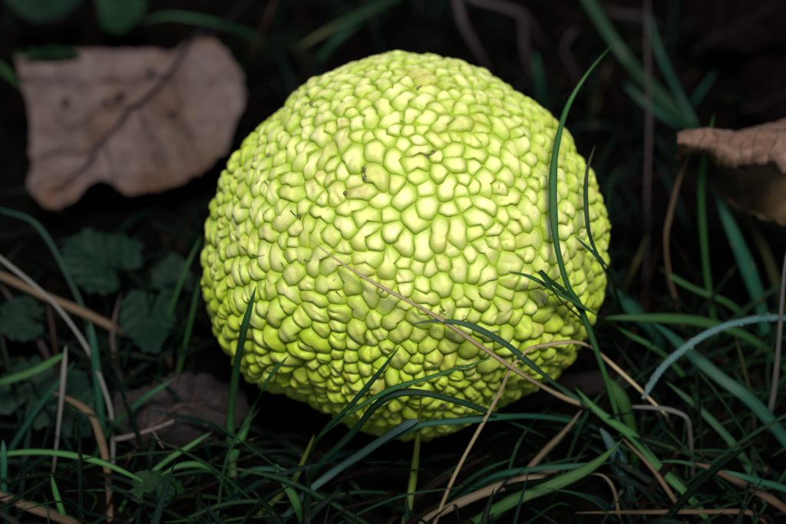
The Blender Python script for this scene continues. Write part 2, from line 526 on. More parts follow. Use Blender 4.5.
    rank = sorted(range(len(built)), key=lambda i: -built[i][0])
    top = set(rank[:300])
    mv = []; mf = []; mc = []; off = 0
    for i, (s, V, F, cols, c, hh) in enumerate(built):
        if i in top:
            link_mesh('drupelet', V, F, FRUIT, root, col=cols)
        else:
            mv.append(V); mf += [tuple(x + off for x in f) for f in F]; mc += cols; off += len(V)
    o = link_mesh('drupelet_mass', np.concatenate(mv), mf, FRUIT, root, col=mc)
    tag(o, kind='stuff')
    # rind: the floor of the grooves
    bm = bmesh.new(); bmesh.ops.create_icosphere(bm, subdivisions=6, radius=1)
    V = np.array([v.co for v in bm.verts]); V /= np.linalg.norm(V, axis=1)[:, None]
    F = [tuple(v.index for v in f.verts) for f in bm.faces]; bm.free()
    link_mesh('rind', V * (base_radius(V) - 0.00005 - 0.0007 * apart(V))[:, None] + np.array(FC), F, CORE, root)
    # dry stigma hairs caught in the grooves, small rot spots
    def surf(px, py, lift):
        e = fruit_entry(px, py, FR)
        P = CAM + ray(px, py) * e
        d = (P - FC).normalized()
        r = float(base_radius(np.array([d]))[0])
        return FC + d * (r + lift)
    hairs = [[(241, 246), (250, 252), (258, 256), (266, 255)], [(297, 214), (301, 219), (300, 213)], [(306, 259), (312, 261), (313, 257)], [(290, 210), (297, 216), (303, 213)],
             [(337, 290), (343, 296)], [(337, 337), (341, 342), (339, 347)], [(378, 282), (384, 289), (380, 292)], [(253, 183), (257, 178)], [(476, 300), (481, 306)], [(439, 309), (445, 314)],
             [(477, 292), (483, 298)], [(363, 168), (367, 178)], [(425, 158), (432, 156), (437, 152)], [(419, 86), (423, 83)], [(245, 186), (249, 182)], [(400, 122), (406, 124)], [(530, 175), (534, 172)],
             [(497, 182), (499, 189)], [(360, 336), (367, 342), (363, 348)], [(262, 180), (268, 186)], [(283, 262), (287, 268)], [(541, 300), (545, 306)], [(300, 98), (309, 95)]]
    for hp in hairs:
        P = [surf(x, y, 0.0013) for x, y in hp]
        tube('stigma_hair', P, [0.00012] * (len(P) - 1) + [0.00006], HAIR, root, 5)
    for x, y, r in [(365, 171, 4.2), (366, 179, 3.6), (426, 158, 3.4), (433, 153, 2.6), (212, 205, 3.0), (216, 192, 2.4), (306, 96, 2.5), (262, 151, 3), (286, 137, 3), (418, 86, 2.5), (345, 193, 3)]:
        P = surf(x, y, 0.0010); d = (P - FC).normalized()
        a = d.orthogonal().normalized(); b = d.cross(a)
        vs = [P + d * 0.0002]; n = 14
        for j in (0.55, 1.0):
            for k in range(n):
                rr = r * 0.00025 * j * (1 + 0.35 * noise.noise(Vector((math.cos(k / n * 6.283) * 1.5 + x, math.sin(k / n * 6.283) * 1.5 + y, 0))))
                vs.append(P + a * rr * math.cos(k / n * 6.283) + b * rr * math.sin(k / n * 6.283) + d * (0.0001 if j < 1 else -0.0006))
        fs = [(0, 1 + k, 1 + (k + 1) % n) for k in range(n)] + [(1 + k, 1 + n + k, 1 + n + (k + 1) % n, 1 + (k + 1) % n) for k in range(n)]
        link_mesh('rot_spot', vs, fs, SPOT, root)

def tube(name, pts, radii, mat, parent=None, n=8, rough=0.0):
    P = catmull([Vector(p) for p in pts], 5) if len(pts) > 1 else pts
    m = len(P); vs = []; fs = []; uv = []
    for i, p in enumerate(P):
        t = (P[min(i + 1, m - 1)] - P[max(i - 1, 0)]).normalized()
        a = t.cross(Vector((0.31, 0.2, 0.93))).normalized(); b = t.cross(a)
        f = i / (m - 1) * (len(radii) - 1); j = min(int(f), len(radii) - 2) if len(radii) > 1 else 0
        r = radii[j] + (radii[min(j + 1, len(radii) - 1)] - radii[j]) * (f - j)
        for k in range(n):
            an = k / n * 2 * math.pi
            rr = r * (1 + rough * noise.noise(p * 180 + Vector((math.cos(an), math.sin(an), 0)) * 2))
            vs.append(p + a * rr * math.cos(an) + b * rr * math.sin(an)); uv.append((k / n, i / (m - 1)))
    for i in range(m - 1):
        for k in range(n):
            fs.append((i * n + k, i * n + (k + 1) % n, (i + 1) * n + (k + 1) % n, (i + 1) * n + k))
    fs.append(tuple(range(n - 1, -1, -1))); fs.append(tuple((m - 1) * n + k for k in range(n)))
    return link_mesh(name, vs, fs, mat, parent, uvs=uv)

build_fruit()

# ------------------------------------------------------------------ grass blades
def blade_geometry(P, widths, face, thick=0.00018, fold=0.22, twist=(0, 0)):
    m = len(P); vs = []; uv = []; fs = []
    for i, p in enumerate(P):
        f = i / (m - 1)
        t = (P[min(i + 1, m - 1)] - P[max(i - 1, 0)])
        t = t.normalized() if t.length > 1e-9 else Vector((0, 0, 1))
        nrm = face - t * face.dot(t)
        if nrm.length < 1e-4: nrm = t.orthogonal()
        nrm.normalize()
        nrm = Matrix.Rotation(twist[0] + (twist[1] - twist[0]) * f, 3, t) @ nrm
        s = t.cross(nrm).normalized()
        w = widths[i] * 0.5
        dip = w * fold
        th = min(thick, w * 0.4)
        vs += [p - s * w + nrm * dip * .6, p - s * w * .45 + nrm * th, p - nrm * dip * .4 + nrm * th, p + s * w * .45 + nrm * th, p + s * w + nrm * dip * .6,
               p + s * w * .45 - nrm * th, p - nrm * (dip * .4 + th), p - s * w * .45 - nrm * th]
        uv += [(0, f), (.25, f), (.5, f), (.75, f), (1, f), (.75, f), (.5, f), (.25, f)]
    for i in range(m - 1):
        for k in range(8):
            a = i * 8 + k; b = i * 8 + (k + 1) % 8
            fs.append((a, b, b + 8, a + 8))
    fs.append(tuple(range(7, -1, -1))); fs.append(tuple((m - 1) * 8 + k for k in range(8)))
    return vs, fs, uv

def widths_for(n, wmax, tip=0.0, root=0.75, peak=0.45):
    out = []
    for i in range(n):
        f = i / (n - 1)
        if f < peak: w = tip + (1 - tip) * math.sin(f / peak * math.pi / 2) ** 0.75
        else: w = 1 - (1 - root) * ((f - peak) / (1 - peak)) ** 1.5
        out.append(max(wmax * w, 0.00012))
    return out

def pushed(P, rad):
    out = []
    for p in P:
        d = p - FC
        if d.length < rad: p = FC + d.normalized() * rad
        out.append(p)
    return out

BLADES = []
def blade(label, mat, wpx, pts, front=False, name='grass_blade', cat='grass blade', group='grass blades', tip=0.0, root=0.75, peak=0.45, twist=None, plant=True):
    """pts run from tip to root: (x, y, height in cm)"""
    rs = random.Random(label)
    P = []
    for x, y, h in pts:
        P.append(at_front(x, y, h / 100) if front else at(x, y, h / 100))
    if plant:                                # root goes into the soil where the last point stands
        e = P[-1]
        dirn = (P[-1] - P[-2]); dirn.z = 0
        if e.z > 0.004:
            step = dirn.normalized() * min(e.z * 0.6, 0.02) if dirn.length > 1e-5 else Vector()
            P.append(Vector((e.x + step.x * .6, e.y + step.y * .6, e.z * 0.45)))
            g = Vector((e.x + step.x, e.y + step.y, 0)); g.z = ground_z(g.x, g.y) - 0.003
            P.append(g)
        else:
            e.z = ground_z(e.x, e.y) - 0.002
    S = catmull(P, 8)
    S = pushed(S, FR + 0.0046)
    mid = S[len(S) // 2]
    w = wpx * px_size(mid)
    tw = twist if twist else (rs.uniform(-.5, .5), rs.uniform(-.7, .7))
    base = S[-1].copy()
    face = (CAM - mid).normalized() * 0.8 + Vector((0, 0, 0.5))
    ws = [a * (1 + .22 * noise.noise(p * 60) + .15 * noise.noise(p * 160)) for a, p in zip(widths_for(len(S), w, tip, root, peak), S)]
    vs, fs, uv = blade_geometry(S, ws, face, twist=tw, fold=rs.uniform(.12, .4))
    o = link_mesh(name, [v - base for v in vs], fs, MATS[mat], uvs=uv)
    o.location = base
    tag(o, label, cat, group)
    BLADES.append(o)
    return o, S

G = 'green grass blades'; D = 'dry grass stalks'
def green(label, mat, w, pts, front=False, **k): return blade(label, mat, w, pts, front, group=G, **k)
def dry(label, mat, w, pts, front=False, **k): return blade(label, mat, w, pts, front, name='dry_stalk', cat='dry stalk', group=D, **{**dict(tip=.08, root=.85), **k})

# over and beside the right flank of the fruit
green('dark green blade curving up across the right flank of the fruit', 'green', 7.5, [(611, 46, 11), (587, 74, 11), (567, 108, 10.4), (556, 150, 9), (553, 190, 7), (556, 240, 5), (567, 284, 3.4), (582, 312, 1.6)], True, root=.6, peak=.55, twist=(.2, -.2))
green('thin blade with yellowish tip rising before the right edge of the fruit', 'tipstraw', 5, [(595, 145, 9.5), (587, 172, 8.5), (586, 205, 7), (591, 240, 5.4), (612, 285, 2.5), (630, 318, 0)], True)
green('thin dark blade standing just right of the fruit', 'dark', 4, [(616, 170, 6.5), (609, 195, 5.6), (608, 235, 4), (613, 290, 1.2), (617, 315, 0)])
green('thin teal blade slanting down from the right edge of the fruit', 'teal', 5, [(574, 236, 6), (590, 250, 5.3), (608, 267, 4.5), (632, 295, 2.6), (652, 330, 0)], True)
green('green blade with tip on the fruit, slanting down to the right over others', 'green', 9, [(508, 271, 6.4), (532, 278, 6.0), (560, 294, 5.4), (590, 311, 4.6), (622, 331, 3.6), (660, 352, 2.4), (690, 385, .8), (704, 404, 0)], True, root=.9)
green('short green blade bent downward on the lower right of the fruit', 'fresh', 6, [(589, 327, 3.6), (580, 310, 4.4), (566, 293, 5.2), (549, 280, 5.6), (540, 272, 5.9), (560, 300, 4.6), (600, 360, .5)], True, peak=.3)
dry('long straw stalk lying diagonally across the front of the fruit', 'straw', 5.2, [(309, 239, 8.2), (340, 262, 7.6), (374, 283, 6.9), (410, 302, 6.2), (440, 319, 5.6), (480, 346, 4.7), (520, 373, 3.7), (560, 396, 2.7), (600, 414, 1.6), (640, 436, .2)], True, tip=.15, peak=.75, root=.8, twist=(0, .4))
green('pale green blade bowing over the lower front of the fruit', 'bow', 8, [(409, 325, 5.6), (432, 321, 5.6), (460, 323, 5.4), (482, 331, 5.1), (508, 346, 4.6), (536, 369, 3.9), (568, 394, 2.9), (608, 418, 1.7), (640, 440, .4)], True, peak=.55, twist=(.3, -.3))
dry('thin pale stalk looping off the lower right of the fruit', 'straw', 4.5, [(668, 417, 2.2), (636, 386, 3), (608, 361, 3.6), (590, 347, 4), (572, 342, 4.2), (548, 345, 4.1), (528, 350, 3.8), (510, 370, 2.8), (498, 396, .8)], True, tip=.4)
green('dark blade running left along the bottom front of the fruit', 'green', 6, [(494, 358, 4.2), (460, 368, 4.1), (425, 379, 3.9), (390, 390, 3.4), (352, 412, 2.4), (318, 438, 1), (300, 456, 0)], True, twist=(.4, .1))
green('slim dark blade pointing up at the lower middle of the fruit', 'dark', 5.5, [(401, 345, 5), (378, 374, 3.9), (350, 406, 2.5), (322, 434, 1.2), (298, 466, 0)], True)
green('upright blade standing before the lower left of the fruit', 'green', 9, [(256, 286, 6.2), (250, 308, 5.6), (243, 335, 4.7), (235, 380, 3), (230, 430, 1.4), (234, 480, .2), (239, 516, 0)], True, peak=.5, twist=(.1, .1))
green('slanting blade below the lower left edge of the fruit', 'green', 8.5, [(289, 355, 4.2), (267, 382, 3.3), (250, 417, 2), (236, 452, .8), (226, 480, 0)], True, twist=(.1, .3))
green('small yellow green blade tip under the fruit', 'yellowgreen', 5.5, [(317, 429, 2.6), (304, 459, 1.7), (292, 484, 1), (272, 503, .5), (253, 516, 0)])
green('dark big blade arching right just under the fruit', 'dark', 7.5, [(548, 438, 1.6), (520, 426, 2.2), (488, 412, 2.7), (453, 400, 3), (411, 392, 3), (380, 402, 2.2), (350, 436, .3)], True)
dry('yellow upright stalk reaching up to the bottom of the fruit', 'yellowgreen', 8.5, [(421, 393, 3.4), (418, 436, 2.6), (413, 480, 1.6), (406, 522, .7), (400, 548, 0)], True, tip=.15, peak=.8)
green('wide grey green blade rising to the right below the fruit', 'glaucous', 11, [(418, 420, 2.8), (400, 429, 2.6), (365, 452, 2), (337, 470, 1.5), (306, 494, .9), (283, 521, .2), (274, 534, 0)], True, tip=.35, peak=.25, root=.55, twist=(.2, .5))
green('teal blade lying level below the bottom right of the fruit', 'teal', 7.5, [(600, 431, 1.2), (587, 425, 1.3), (544, 417, 1.7), (502, 417, 1.9), (460, 421, 2), (422, 425, 1.8), (395, 436, 1.2), (365, 455, 0)], True, twist=(0, .2))
dry('broad brown striped dry blade along the bottom edge', 'striped', 10, [(562, 468, 1.4), (548, 472, 1.5), (530, 479, 1.5), (495, 489, 1.4), (460, 503, 1.1), (425, 521, .5), (400, 536, 0)], tip=.2, peak=.5, twist=(.3, -.2))
green('broad bright green blade beside the brown striped one at the bottom', 'fresh', 14, [(622, 440, 2.6), (602, 459, 2.4), (580, 473, 2.3), (548, 487, 2), (513, 501, 1.6), (478, 521, .9), (440, 546, 0)], peak=.6, twist=(-.2, .2))
dry('pale mottled stalk leaning between the level teal blade and the bottom blades', 'striped', 6, [(582, 410, 2.6), (565, 431, 2), (544, 452, 1.3), (524, 475, .6), (510, 490, 0)])
green('thin dark teal blade over the striped dry blade', 'teal', 6, [(612, 462, 1.6), (600, 464, 1.8), (565, 467, 2), (530, 470, 1.8), (490, 478, 1.2), (450, 498, 0)])
green('dark blade slanting from under the fruit to the bottom edge at right', 'green', 9.5, [(575, 388, 3), (601, 414, 2.6), (633, 437, 2), (657, 466, 1.3), (696, 505, .4), (716, 530, 0)], True)
green('soft wide green blade tip right of the fruit bottom', 'fresh', 13, [(604, 376, 3.4), (612, 386, 3.1), (622, 401, 2.7), (629, 421, 2), (634, 446, 1), (636, 470, 0)], peak=.4)
green('short wide grey green blade among the lower right grass', 'glaucous', 15, [(600, 428, 2.2), (608, 440, 1.9), (619, 463, 1.2), (628, 490, .3), (632, 500, 0)], peak=.5)
dry('cream bent stalk tip near the bottom right of centre', 'striped', 4, [(583, 475, 1.6), (601, 475, 1.8), (612, 486, 1.6), (617, 504, 1), (620, 526, .4), (621, 540, 0)])

# right side
green('long green blade hanging in from the top edge to the curled leaf', 'dark', 12, [(580, -16, 6), (588, 0, 5.6), (618, 48, 4.6), (640, 74, 3.8), (656, 92, 3.2), (680, 116, 2.4), (697, 134, 1.6), (712, 156, .2)], tip=.5, peak=.3)
green('thin teal blade running from the top down to the curled leaf', 'teal', 8, [(648, 12, 5), (654, 36, 4.4), (660, 54, 4), (679, 95, 2.6), (697, 131, 1.6), (706, 152, .2)])
green('short teal blade left of the curled leaf pointing up left', 'teal', 11, [(623, 83, 3.4), (640, 98, 3), (656, 110, 2.6), (694, 133, 1.6), (712, 148, .2)], peak=.6)
green('small thin blade pointing up right above the curled leaf', 'teal', 6, [(716, 71, 3.6), (705, 86, 3), (692, 106, 2.1), (684, 130, .6)])
dry('grey thread like stalk standing upright right of the fruit', 'mauve', 4, [(648, -10, 7), (647, 30, 6), (649, 115, 4), (647, 200, 2), (648, 228, 1.4), (644, 306, 0)])
dry('amber thin stalk rising to the left tip of the curled leaf', 'tan', 4.5, [(697, 135, 7.5), (689, 156, 7), (679, 180, 6.2), (670, 215, 5), (666, 240, 4.2), (670, 278, 2.8), (687, 340, .4), (692, 354, 0)])
green('slim bright blade in front of the curled leaf', 'green', 7, [(714, 116, 8.5), (708, 140, 7.6), (703, 170, 6.6), (701, 198, 5.6), (706, 268, 3), (714, 322, 1), (720, 346, 0)])
green('wide teal blade descending from under the curled leaf', 'teal', 13, [(712, 186, 5.4), (722, 208, 4.8), (735, 238, 4), (752, 282, 2.6), (761, 312, 1.6), (774, 366, 0)], peak=.5)
green('olive blade hanging below the curled leaf', 'olive', 10, [(742, 205, 4.6), (748, 218, 4.3), (764, 250, 3.2), (781, 300, 1.6), (796, 340, 0)], peak=.5)
DEWY, dew_path = green('arching blue green blade beaded with dew at right', 'dewy', 7.5, [(644, 398, 3.0), (650, 386, 3.4), (664, 366, 4), (692, 343, 4.6), (720, 328, 4.8), (752, 320, 4.6), (784, 318, 4), (820, 326, 2.4), (850, 345, 0)], tip=.12, peak=.3, twist=(.1, .2))
green('wide teal blade running down to the right edge under the dewy one', 'teal', 13, [(652, 322, 3.6), (668, 334, 3.6), (686, 350, 3.5), (720, 378, 3.1), (752, 402, 2.6), (788, 444, 1.4), (820, 486, 0)], peak=.5, twist=(.1, -.1))
dry('pale stalk standing at the right edge of the picture', 'pale', 5, [(788, 245, 7.5), (784, 275, 6.6), (778, 350, 4.2), (774, 390, 2.8), (769, 416, 1.8), (764, 448, 0)])
dry('whitish dry strip bent at a right angle in the lower right grass', 'pale', 5, [(632, 407, 2.6), (657, 408, 2.7), (676, 412, 2.6), (687, 419, 2.4), (690, 434, 1.8), (692, 463, .6), (694, 480, 0)], tip=.5)
dry('thin straw stalk slanting down right to the bottom edge', 'tan', 5, [(622, 438, 2.2), (650, 466, 1.5), (668, 491, 1), (685, 519, .3), (694, 536, 0)])
dry('yellow brown blade sloping to the lower right corner', 'tan', 8, [(694, 463, 2), (710, 468, 2), (734, 480, 1.7), (773, 501, 1.1), (810, 522, 0)])
green('thin dark blade joining the yellow brown blade at lower right', 'dark', 5, [(655, 462, 2), (680, 462, 2), (704, 470, 1.7), (736, 494, .9), (760, 520, 0)])
green('blue green blade sloping to the right edge near the lower corner', 'teal', 8, [(720, 470, 2.4), (740, 476, 2.3), (760, 482, 2), (790, 492, 1.4), (830, 515, 0)])
dry('straight straw stalk lying level along the bottom edge', 'tan', 5, [(575, 513, 1.0), (650, 512, 1.0), (706, 512, 1.0), (750, 513, .8), (770, 520, 0)], twist=(0, 0))
green('hair thin dark blade hanging at right between teal blades', 'olive', 3, [(733, 330, 3.8), (738, 346, 3.3), (748, 384, 2.1), (754, 412, 1.2), (754, 458, 0)])
dry('blurred olive stalk leaning behind the thread like stalk', 'olive', 5, [(648, 232, 2.6), (640, 254, 2), (632, 272, 1.4), (622, 294, .4), (616, 306, 0)])
green('thin dark green blade sloping right behind the amber stalk', 'green', 5, [(660, 268, 3), (674, 278, 2.8), (696, 290, 2.4), (732, 306, 1.7), (770, 334, 0)])
green('dim wide blade between the fruit and the dewy blade', 'teal', 14, [(610, 286, 3.2), (622, 300, 2.8), (640, 318, 2.1), (655, 336, 1), (664, 352, 0)], peak=.5)
green('dim green blade crossing below the dewy blade', 'green', 9, [(600, 318, 3.6), (640, 318, 3.4), (700, 322, 2.7), (752, 340, 1.6), (800, 372, 0)])
green('dim green blade leaning from lower right toward the dewy tip', 'dark', 9, [(664, 380, 2.8), (700, 410, 2.2), (734, 446, 1.4), (760, 490, .2), (770, 505, 0)])

# left side
dry('long pale curved stalk arching down at the left', 'pale', 4, [(-14, 248, 4.4), (0, 258, 4.3), (36, 287, 4), (60, 310, 3.5), (88, 350, 2.6), (104, 388, 1.7), (112, 420, 1), (112, 464, 0)], tip=.6, twist=(0, 0))
dry('wide tan stalk sloping right across the left leaves', 'tan', 7.5, [(-16, 268, 3), (0, 275, 3), (40, 294, 2.6), (80, 311, 2.1), (120, 331, 1.5), (160, 352, .7), (180, 366, 0)], tip=.8)
dry('whitish upright blade standing at the lower left', 'pale', 5, [(66, 346, 3.4), (64, 368, 3), (61, 403, 2.2), (56, 449, 1.1), (50, 486, 0)], tip=.15, peak=.3, root=.25, twist=(.1, .5))
green('dark green blade entering from the left edge', 'green', 9, [(66, 354, 2.8), (58, 358, 2.8), (35, 371, 2.7), (0, 383, 2.4), (-24, 392, 1.4), (-44, 404, 0)])
green('level green blade arching from the left edge near the bottom', 'green', 7, [(158, 490, .9), (130, 475, 1.6), (102, 463, 2), (70, 455, 2.2), (35, 452, 2.2), (0, 455, 2), (-30, 464, 1.2), (-50, 478, 0)])
dry('olive tan stalk bending down at the lower left', 'tan', 7.5, [(52, 392, 2), (70, 400, 2.2), (86, 410, 2.2), (95, 422, 2), (105, 456, 1.3), (109, 491, .6), (110, 526, 0)])
dry('thick tan stalk at the lower left corner', 'tan', 9, [(-20, 488, 1.4), (0, 496, 1.4), (28, 507, 1.2), (53, 516, .9), (80, 527, .4), (96, 536, 0)], tip=.8)
green('dim teal blade standing behind the pale arching stalk', 'teal', 9, [(90, 320, 3.4), (93, 342, 2.9), (97, 375, 2), (102, 428, .5), (104, 440, 0)])
green('dim thin blade slanting to the lower left', 'teal', 6, [(74, 362, 2.8), (60, 382, 2.3), (42, 403, 1.7), (14, 445, .4), (6, 458, 0)])
dry('dark purple brown stalk at the left edge', 'mauve', 6, [(0, 284, 2.6), (10, 298, 2.3), (24, 318, 1.8), (44, 350, .9), (56, 372, 0)])
dry('thin brown stalk between the left leaves', 'brown', 3.5, [(46, 296, 2.4), (51, 320, 1.8), (55, 346, 1.1), (60, 378, 0)])
green('long thin dark blade curving down at the upper left', 'teal', 4.5, [(-10, 206, 4), (4, 211, 4), (32, 221, 3.8), (52, 246, 3.2), (80, 302, 1.8), (92, 345, .8), (97, 372, 0)])
green('thin green blade left of the fruit leaning outward', 'green', 4, [(201, 236, 4.6), (190, 260, 4), (180, 284, 3.3), (164, 334, 1.6), (156, 384, 0)])
green('second thin green blade hugging the left edge of the fruit', 'green', 4, [(200, 276, 3.6), (194, 306, 2.8), (184, 350, 1.4), (176, 380, .4), (172, 392, 0)])
dry('mauve dry strand rising above the grey leaf', 'mauve', 4.5, [(121, 294, 2.8), (114, 322, 2.2), (113, 346, 1.6), (120, 378, .8), (130, 400, 0)])
green('teal blade standing in the bottom left corner', 'teal', 8, [(3, 440, 2.4), (4, 459, 2), (4, 491, 1.1), (8, 530, 0)])
green('small green blade beside the corner stalk at bottom left', 'green', 7, [(51, 474, 1.8), (56, 494, 1.2), (63, 516, .6), (68, 532, 0)])
green('green blade tip poking in left of the large dead leaf', 'fresh', 7, [(23, 90, 3), (12, 78, 3), (0, 67, 2.8), (-20, 54, 1.6), (-34, 50, 0)])
green('dark blade rising left of the grey dead leaf', 'dark', 7, [(176, 378, 2.6), (160, 388, 2.4), (140, 402, 2), (110, 430, 1), (90, 456, 0)])
green('dim green blade crossing the lower left below the grey leaf', 'green', 6, [(212, 432, 1.7), (190, 446, 1.6), (160, 466, 1.1), (130, 496, .4), (116, 512, 0)])
green('dim blade spreading right at the foot of the upright pair', 'teal', 6, [(300, 476, 1.8), (280, 470, 1.9), (256, 470, 1.7), (240, 478, 1.1), (228, 492, 0)])
green('dim blade spreading left at the foot of the upright pair', 'green', 6, [(160, 476, 1.7), (180, 466, 1.9), (204, 466, 1.7), (222, 480, 1), (232, 498, 0)])
green('broad dim blade at the bottom left of centre', 'green', 11, [(276, 464, 2), (284, 480, 1.7), (296, 502, 1.1), (306, 528, 0)], peak=.5)

# behind the fruit, blurred
dry('blurred brown strand hanging at the top left of the fruit', 'brown', 5.5, [(277, -8, 6), (268, 18, 5), (260, 34, 4.2), (252, 58, 3), (254, 90, 1), (256, 104, 0)])
green('blurred blade with tan tip at the top left of the fruit', 'tipstraw', 8, [(297, 49, 3.4), (316, 37, 3.7), (337, 26, 3.9), (365, 13, 3.6), (392, -2, 2.2), (410, -10, .4)])
green('dim dark blade under the tan tipped one behind the fruit', 'dark', 8, [(318, 60, 2.6), (330, 47, 2.7), (344, 33, 2.4), (362, 22, 1.2), (372, 16, 0)])
dry('blurred pale mauve stalk at the top above the fruit', 'mauve', 8, [(455, -14, 5), (458, 4, 4.4), (464, 26, 3.6), (475, 46, 2.6), (484, 64, 1.5), (490, 84, 0)], tip=.8)
dry('blurred mauve stalk lying level at the top above the fruit', 'mauve', 6.5, [(468, -4, 3), (482, 1, 2.9), (500, 6, 2.6), (525, 17, 1.8), (545, 30, .2)], tip=.8)
dry('blurred upright mauve strand right of the fruit top', 'mauve', 7, [(520, 8, 3.8), (523, 30, 3), (526, 56, 2), (535, 80, .8), (540, 94, 0)])
green('dim teal strand beside the mauve strand behind the fruit', 'teal', 7, [(535, 52, 2.8), (538, 74, 2), (541, 96, 1), (546, 112, 0)])
dry('faint pale strand lying level near the top right', 'mauve', 4, [(606, 13, 1.6), (622, 14, 1.5), (646, 18, 1), (668, 26, 0)])
dry('faint mauve strand curling behind the flank blade at top', 'mauve', 4.5, [(578, 28, 2.6), (568, 38, 2.2), (564, 52, 1.6), (574, 72, .6), (580, 84, 0)])
dry('dim brown strand right of the curling blade at top', 'tan', 4.5, [(608, 66, 2), (604, 78, 1.4), (598, 94, .4), (596, 102, 0)])
green('dim green strand at the left top edge behind the dead leaf', 'dark', 6, [(140, 22, 3.2), (170, 16, 3.3), (220, 24, 2.6), (258, 40, 1), (270, 50, 0)])

# dew on the arching blade
def build_dew():
    mats = []
    rs = random.Random(4)
    n = len(dew_path)
    for i in range(260):
        f = rs.random() ** 1.25 * 0.72
        k = f * (n - 1); j = int(k)
        p = dew_path[j].lerp(dew_path[min(j + 1, n - 1)], k - j)
        t = (dew_path[min(j + 1, n - 1)] - dew_path[j]).normalized()
        face = (CAM - p).normalized() * 0.8 + Vector((0, 0, 0.5))
        nr = (face - t * face.dot(t)).normalized(); s = t.cross(nr)
        r = rs.choice((.00009, .00011, .00014, .00019, .0003))
        w = 0.0013 * min(1, .4 + f * 2)
        q = p + s * rs.uniform(-1, 1) * w + nr * (0.00022 + r * .3)
        mt = Matrix.Translation(q - DEWY.location) @ Matrix.Diagonal((r, r, r * .85, 1))
        mats.append(mt)
    V, F = blobs(mats, 2)
    o = link_mesh('dew_drops', V, F, DEW, DEWY)
    tag(o, kind='stuff')
build_dew()

